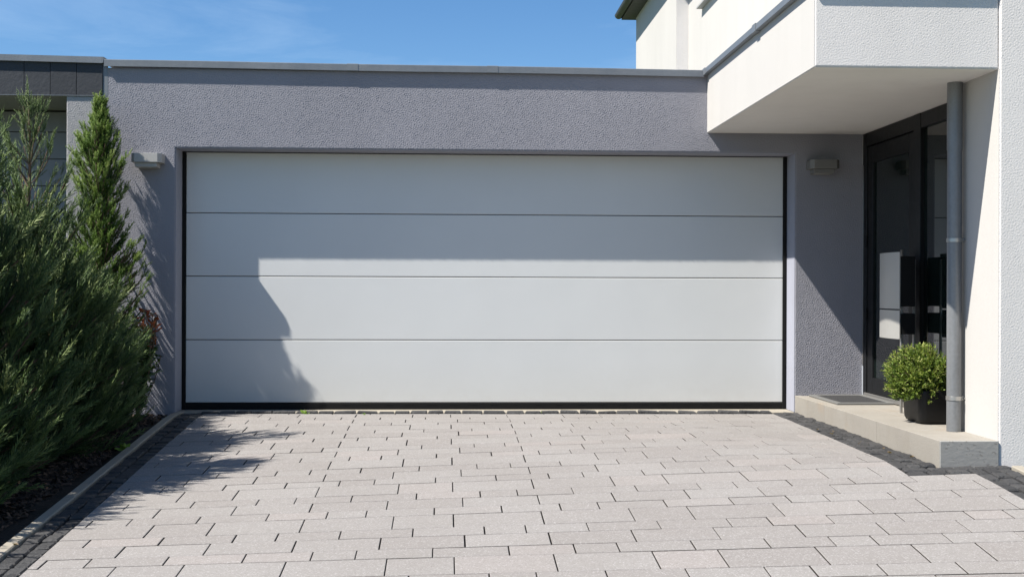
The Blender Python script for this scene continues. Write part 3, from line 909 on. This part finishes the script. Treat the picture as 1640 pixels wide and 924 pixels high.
def conifer(name, label, base, height, prof, seed, nb, matk, protos, spacing=.034, size=(.10, .17), lean=(0, 0), ang=(60, 22), tipn=5, ymax=None,
            tint=.5, droop=0, bare=0.25, group=None, kinds='conifer', sparse_top=0.0, upbias=.25, jit=.35, power=1.15, leader=3, thin=None, gap=None):
    rng = np.random.default_rng(seed)
    bx, by = base; bz = gz(bx, by) - .05
    root = thing(name, label, kinds, (bx, by, bz), group)
    zs_, rs_ = zip(*prof)
    top = np.array([bx + lean[0], by + lean[1], height])
    def trunk_pt(f): return np.array([bx, by, bz]) * (1 - f) + top * f + np.array([.02 * math.sin(f * 7 + seed), .015 * math.sin(f * 9 + seed), 0])
    Ps, Ds, Ss, Ts = [], [], [], []
    bmw = bmesh.new()
    tube(bmw, [tuple(trunk_pt(f)) for f in np.linspace(0, .97, 14)], [.030 * (1 - .92 * f) + .002 for f in np.linspace(0, .97, 14)], 7)
    for i in range(nb):
        f0 = .01 + .96 * (rng.random() ** power)
        if rng.random() < .06: f0 = rng.uniform(.86, .96)
        p = trunk_pt(f0); zloc = p[2]
        if thin and zloc > thin[0] and rng.random() < thin[1]: continue
        hi = thin is not None and zloc > thin[0]
        az = rng.uniform(0, 2 * math.pi) if rng.random() > .0 else 0
        a0 = R(ang[0] + (ang[1] - ang[0]) * f0) + rng.normal() * .12
        Rz = np.interp(zloc + .15, zs_, rs_)
        ln = Rz / max(math.sin(a0), .3) * rng.uniform(.55, 1.12)
        if rng.random() < .08: ln *= 1.25
        if ln < .05: ln = .06
        lim = rng.uniform(.85, 1.12) if rng.random() > .12 else 1.3
        n = max(3, int(ln / spacing)); pts = [p.copy()]; ca = a0 * 1.15
        for s_ in range(n):
            ca = a0 * (1.18 - .55 * (s_ / n)) + droop * (s_ / n)
            d = np.array([math.sin(ca) * math.cos(az), math.sin(ca) * math.sin(az), math.cos(ca)])
            p = p + d * (ln / n)
            tp = trunk_pt(min(max((p[2] - bz) / (height - bz), 0), 1))
            if math.hypot(p[0] - tp[0], p[1] - tp[1]) > lim * np.interp(p[2], zs_, rs_) + .02 or p[2] > height: break
            pts.append(p.copy())
            az += rng.normal() * .04
            fr = (s_ + 1) / n
            if fr < bare: continue
            if sparse_top and zloc > height * .72 and rng.random() < sparse_top: continue
            k = 1 if hi else (2 if rng.random() < .7 else 1)
            for _ in range(k):
                dd = d + rng.normal(size=3) * jit + np.array([0, 0, upbias])
                Ps.append(p + rng.normal(size=3) * .008); Ds.append(dd); Ss.append(rng.uniform(*size) * (1.1 - .35 * fr) * (.62 if hi else 1) * (1 - .35 * max(f0 - .75, 0) * 4)); Ts.append(tint - .18 + .28 * fr + rng.normal() * .17)  # tint darkens inner sprays and lightens tips: dark gaps and highlights as colour
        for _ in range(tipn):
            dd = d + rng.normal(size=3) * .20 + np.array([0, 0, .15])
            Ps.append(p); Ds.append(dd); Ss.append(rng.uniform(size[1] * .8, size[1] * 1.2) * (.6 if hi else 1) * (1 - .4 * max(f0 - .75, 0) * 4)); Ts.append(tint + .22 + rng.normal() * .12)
        if len(pts) > 2 and ln > .12:
            tube(bmw, [tuple(q) for q in pts[::max(1, n // 4)]], .0035 if zloc > height * .6 else .005, 4, False)
    # leader sprays
    for f in np.linspace(.78, 1.0, 22):
        p = trunk_pt(f)
        for _ in range(leader):
            dd = np.array([0, 0, 1.]) + rng.normal(size=3) * .33
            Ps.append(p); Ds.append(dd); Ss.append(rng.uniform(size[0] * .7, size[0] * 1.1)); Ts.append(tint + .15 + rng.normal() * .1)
    P = np.array(Ps); D = np.array(Ds); S = np.array(Ss); T = np.array(Ts)
    if gap:
        keep = ~((P[:, 1] > gap[1]) & (P[:, 2] < gap[0])); P, D, S, T = P[keep], D[keep], S[keep], T[keep]
    if ymax is not None:
        # stems behind the wall plane are dropped
        keep = P[:, 1] < ymax + .03; P, D, S, T = P[keep], D[keep], S[keep], T[keep]
        for v in bmw.verts:
            if v.co.y > ymax: v.co.y = ymax
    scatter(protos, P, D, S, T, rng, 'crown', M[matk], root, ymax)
    obj('trunk', bmw, M['wood'], root)
    return root

prng = np.random.default_rng(3)
feather = [spray_proto(prng, 18, .0130, .46, .27) for _ in range(6)]
dense = [spray_proto(prng, 17, .021, .58, .38) for _ in range(6)]
G = 'conifers along the planting bed'
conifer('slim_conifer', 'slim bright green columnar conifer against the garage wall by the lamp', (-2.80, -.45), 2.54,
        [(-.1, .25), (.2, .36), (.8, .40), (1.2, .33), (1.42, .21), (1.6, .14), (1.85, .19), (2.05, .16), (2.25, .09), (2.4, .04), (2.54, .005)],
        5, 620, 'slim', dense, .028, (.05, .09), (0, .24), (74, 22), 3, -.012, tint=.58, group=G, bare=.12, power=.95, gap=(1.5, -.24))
conifer('juniper', 'tall feathery grey-green juniper with sparse leader in front of the neighbouring garage', (-2.82, -1.9), 2.26,
        [(-.1, .56), (.3, .68), (.75, .56), (1.0, .38), (1.25, .30), (1.7, .24), (2.0, .13), (2.26, .03)],
        8, 520, 'juniper', feather, .036, (.14, .24), (.01, 0), (74, 24), 3, tint=.46, group=G, upbias=.45, power=1.5, leader=1, thin=(1.22, .78))
conifer('juniper', 'dark feathery juniper nearest the camera, its twigs entering at the lower left edge', (-2.95, -2.95), 2.30,
        [(-.15, .66), (.3, .74), (.9, .60), (1.3, .38), (1.8, .20), (2.3, .02)],
        21, 460, 'juniper', feather, .038, (.14, .24), (0, 0), (76, 24), 3, tint=.42, group=G, upbias=.45, power=1.5, thin=(1.5, .4))
conifer('juniper', 'low spreading juniper at the bottom left edge beside the kerb', (-2.93, -3.75), 1.08,
        [(-.3, .60), (.1, .64), (.5, .46), (.85, .22), (1.08, .02)],
        33, 300, 'juniper', feather, .038, (.13, .22), (0, 0), (82, 30), 3, tint=.42, group=G, upbias=.4, power=1.3)
conifer('juniper', 'bushy dark green juniper between the slim conifer and the tall one', (-2.84, -1.05), 1.10,
        [(-.15, .44), (.2, .50), (.6, .42), (.85, .28), (1.0, .14), (1.10, .02)],
        44, 340, 'juniper', feather, .036, (.12, .20), (0, 0), (78, 26), 3, tint=.46, group=G, upbias=.4, power=1.3)

# leaves for broad-leaved plants
def leaf_proto(w, curve=.15):
    V = np.array([(0, 0, 0), (w * .8, .03, .3), (w, .05, .55), (w * .55, .03, .82), (0, curve * .6, 1.0), (-w * .55, .03, .82), (-w, .05, .55), (-w * .8, .03, .3), (0, -.04, .5)])
    F = np.array([(0, 1, 8), (1, 2, 8), (2, 3, 8), (3, 4, 8), (4, 5, 8), (5, 6, 8), (6, 7, 8), (7, 0, 8)])
    return V, F

# photinia behind the juniper, against the wall
rng = np.random.default_rng(17)
ph = thing('photinia_shrub', 'small shrub with red-brown young leaves against the garage wall', 'shrub', (-2.50, -.30, -.02))
P, D, S, T = [], [], [], []
bmw = bmesh.new()
for i in range(20):
    a = rng.uniform(0, 6.28); h = rng.uniform(.45, .88); r = rng.uniform(.03, .14)
    p0 = np.array([-2.50, -.30, .0]); p1 = np.array([-2.445 + r * math.cos(a), -.24 + r * .9 * math.sin(a), h])
    pts = [p0 + (p1 - p0) * s_ + np.array([r * .3 * math.sin(3 * s_) * math.cos(a), 0, 0]) for s_ in np.linspace(0, 1, 6)]
    tube(bmw, [tuple(q) for q in pts], .004, 5, False)
    for s_ in np.linspace(.12, 1, 22):
        q = p0 + (p1 - p0) * s_
        for _ in range(2):
            d = np.array([rng.normal() * .8, rng.normal() * .8, rng.uniform(0, .8)])
            P.append(q + rng.normal(size=3) * .01); D.append(d); S.append(rng.uniform(.038, .066)); T.append((.82 if s_ > .84 and h > .55 else .25) + rng.normal() * .14)
scatter([leaf_proto(.22), leaf_proto(.18, .3)], np.array(P), np.array(D), np.array(S), np.clip(np.array(T), 0, 1), rng, 'foliage', M['photinia'], ph, -.012)
obj('stem', bmw, M['wood'], ph)

# potted shrub
pp = thing('potted_shrub', 'rounded light green shrub in a black pot beside the downpipe', 'potted plant', (3.2, -2.03, ZT))
bm = bmesh.new()
def rrect(cx, cy, hx, hy, r, n=6):
    out = []
    for sx, sy, a0 in ((1, 1, 0), (-1, 1, 90), (-1, -1, 180), (1, -1, 270)):
        for k in range(n + 1):
            a = R(a0 + 90 * k / n); out.append((cx + sx * (hx - r) + r * math.cos(a), cy + sy * (hy - r) + r * math.sin(a)))
    return out
pcx, pcy = 3.228, -2.03
prof = [(.140, .0), (.156, .008), (.166, .03), (.174, .19), (.176, .217), (.172, .224), (.160, .224), (.158, .19)]
rings = []
for h_, z in prof:
    rings.append([bm.verts.new((x, y, ZT + .001 + z)) for x, y in rrect(pcx, pcy, h_, h_, .050)])
for a, b in zip(rings, rings[1:]):
    for k in range(len(a)): bm.faces.new((a[k], a[(k + 1) % len(a)], b[(k + 1) % len(a)], b[k]))
bm.faces.new(rings[0][::-1]); bm.faces.new(rings[-1])
pot = obj('pot', bm, M['planter'], pp, True)
rng = np.random.default_rng(29)
cen = np.array([3.10, -2.06, ZT + .305]); rad = np.array([.225, .205, .215])
P, D, S, T = [], [], [], []; bmw = bmesh.new()
clumps = rng.normal(size=(16, 3)); clumps /= np.linalg.norm(clumps, axis=1, keepdims=True)
for i in range(900):
    d = rng.normal(size=3); d[2] = d[2] * .9 + .12; d /= np.linalg.norm(d)
    if d[2] < -.72: continue
    lump = 1 + .10 * max((clumps @ d).max() - .8, 0) * 5 - .06
    end = cen + d * rad * lump * rng.uniform(.74, 1.02)
    start = np.array([pcx - .06, pcy, ZT + .20]) + rng.normal(size=3) * np.array([.05, .05, .01])
    if i % 3 == 0: tube(bmw, [tuple(start), tuple((start + end) / 2 + np.array([0, 0, .02])), tuple(end)], .002, 4, False)
    sd = end - start; sl = np.linalg.norm(sd); sd /= sl
    sd = sd * .6 + d * .5 + np.array([0, 0, .35])
    tn = .52 + rng.normal() * .16
    for s_ in np.linspace(-.12, .0, 9):
        for _ in range(3):
            q = end + sd * s_ * .75
            dd = sd + rng.normal(size=3) * .75
            P.append(q); D.append(dd); S.append(rng.uniform(.017, .029)); T.append(tn + (s_ + .06) * 1.8 + rng.normal() * .13)
P = np.array(P); 
scatter([leaf_proto(.13, .2), leaf_proto(.16, .35), leaf_proto(.11, .1)], P, np.array(D), np.array(S), np.clip(np.array(T), 0, 1), rng, 'foliage', M['shrub'], pp)
obj('stem', bmw, M['wood'], pp)

# small weeds in the setts by the garage door
def weed(x, y, label, r, seed):
    rng = np.random.default_rng(seed)
    w = None
    z = gz(x, y)
    P = np.tile([x, y, z], (14, 1)) + rng.normal(size=(14, 3)) * .004
    D = np.stack([rng.normal(size=14), rng.normal(size=14), rng.uniform(.1, .9, 14)], 1)
    o = scatter([leaf_proto(.25)], P, D, np.full(14, r) * rng.uniform(.6, 1.1, 14), rng.uniform(.2, 1, 14), rng, 'weed', M['weed'], None)
    o.data.transform(Matrix.Translation((-x, -y, -z))); o.location = (x, y, z)
    props(o, label, 'weed', 'weeds in the sett joints')
weed(-1.20, -.125, 'bright green weed in the setts near the left part of the garage door', .045, 1)
weed(-.72, -.20, 'tiny weed growing between pavers left of the driveway centre', .018, 2)
weed(.72, -.085, 'small flat weed in the setts right of the garage door centre', .03, 3)
weed(-2.22, -1.72, 'straggly weed growing over the bed kerb beside the junipers', .07, 4)

# fallen leaves on the right setts
spots = [(2.62, -1.35), (2.70, -1.50), (2.66, -1.62), (2.71, -2.05), (2.66, -2.16), (2.74, -2.42), (2.72, -2.62), (2.76, -2.80), (-2.07, -4.15), (-2.09, -2.3)]
where = ['first curled dry leaf on the setts by the step, farthest from the street', 'second dry leaf down the setts beside the step', 'third dry leaf down the setts beside the step',
         'fourth dry leaf down the setts beside the step', 'fifth dry leaf down the setts beside the step', 'sixth dry leaf down the setts beside the step', 'seventh dry leaf down the setts beside the step',
         'pale dry leaf on the setts nearest the step corner', 'rust brown dry leaf on the left setts near the bottom left corner', 'dry leaf in shade on the left setts beside the kerb']
for (x, y), lab in zip(spots, where):
    bm = bmesh.new(); l = random.uniform(.010, .020); a = random.random() * 6.28; z = gz(x, y) + .003
    M4 = Matrix.Translation((x, y, z)) @ Matrix.Rotation(a, 4, 'Z')
    pv, pf = leaf_proto(.33, .4)
    vv = [bm.verts.new(M4 @ Vector((p[0] * 2 * l, p[2] * 2 * l, .004 + abs(p[0]) * l * 1.6 + abs(p[1]) * l * 2))) for p in pv]
    for f in pf: bm.faces.new([vv[i] for i in f])
    o = obj('fallen_leaf', bm, M['dry_leaf'], None, loc=(x, y, z)); props(o, lab, 'leaf', 'fallen leaves on the setts')

# ------------------------------------------------------------------ light, sky, camera
sc = bpy.context.scene
Lv = Vector((.712, .28, -1)).normalized()
sun = bpy.data.lights.new('sun', 'SUN'); sun.energy = 5.0; sun.angle = R(.53); sun.color = (1, .95, .875)
so = bpy.data.objects.new('sun', sun); COL.objects.link(so)
so.rotation_euler = Lv.to_track_quat('-Z', 'Y').to_euler(); so.location = (-8, -6, 12)
w = bpy.data.worlds.new('World'); sc.world = w; w.use_nodes = True
nt = w.node_tree; sk = nt.nodes.new('ShaderNodeTexSky'); sk.sky_type = 'NISHITA'; sk.sun_disc = False
sk.sun_elevation = math.asin(-Lv.z); sk.sun_rotation = math.atan2(-Lv.x, -Lv.y) % (2 * math.pi)
sk.air_density = 1.0; sk.dust_density = .1; sk.ozone_density = 5; sk.altitude = 600
hs_ = nt.nodes.new('ShaderNodeHueSaturation'); hs_.inputs['Saturation'].default_value = 1.16
nt.links.new(sk.outputs[0], hs_.inputs['Color']); tcw = nt.nodes.new('ShaderNodeTexCoord'); mpw = nt.nodes.new('ShaderNodeMapping'); mpw.inputs['Scale'].default_value = (1.2, 1.2, 7); mpw.inputs['Rotation'].default_value = (.15, .1, .3)
nzw = nt.nodes.new('ShaderNodeTexNoise'); nzw.inputs['Scale'].default_value = 2.2; nzw.inputs['Detail'].default_value = 7; nzw.inputs['Roughness'].default_value = .6; nzw.inputs['Distortion'].default_value = .6
rpw = nt.nodes.new('ShaderNodeValToRGB'); rpw.color_ramp.elements[0].position = .44; rpw.color_ramp.elements[1].position = .85
rpw.color_ramp.elements[1].color = (.30, .30, .30, 1)
mxw = nt.nodes.new('ShaderNodeMix'); mxw.data_type = 'RGBA'; mxw.inputs[7].default_value = (7.0, 8.4, 9.8, 1)
nt.links.new(tcw.outputs['Generated'], mpw.inputs['Vector']); nt.links.new(mpw.outputs[0], nzw.inputs['Vector']); nt.links.new(nzw.outputs['Fac'], rpw.inputs['Fac'])
nt.links.new(rpw.outputs['Color'], mxw.inputs[0]); nt.links.new(hs_.outputs[0], mxw.inputs[6]); nt.links.new(mxw.outputs[2], nt.nodes['Background'].inputs[0]); nt.nodes['Background'].inputs[1].default_value = .068

cam = bpy.data.cameras.new('camera'); co = bpy.data.objects.new('camera', cam); COL.objects.link(co)
cam.sensor_width = 36; cam.lens = 36 * 1960.17 / 1640; cam.clip_end = 2000; cam.clip_start = .05
co.location = (0, -10.095, 1.0153)
yaw, pit, rol = .047305, .00048, .003545
co.rotation_euler = (Matrix.Rotation(-yaw, 3, 'Z') @ Matrix.Rotation(math.pi / 2 + pit, 3, 'X') @ Matrix.Rotation(rol, 3, 'Z')).to_euler()
sc.camera = co
sc.view_settings.view_transform = 'Standard'; sc.view_settings.look = 'None'
sc.view_settings.exposure = 1.03; sc.view_settings.gamma = 1
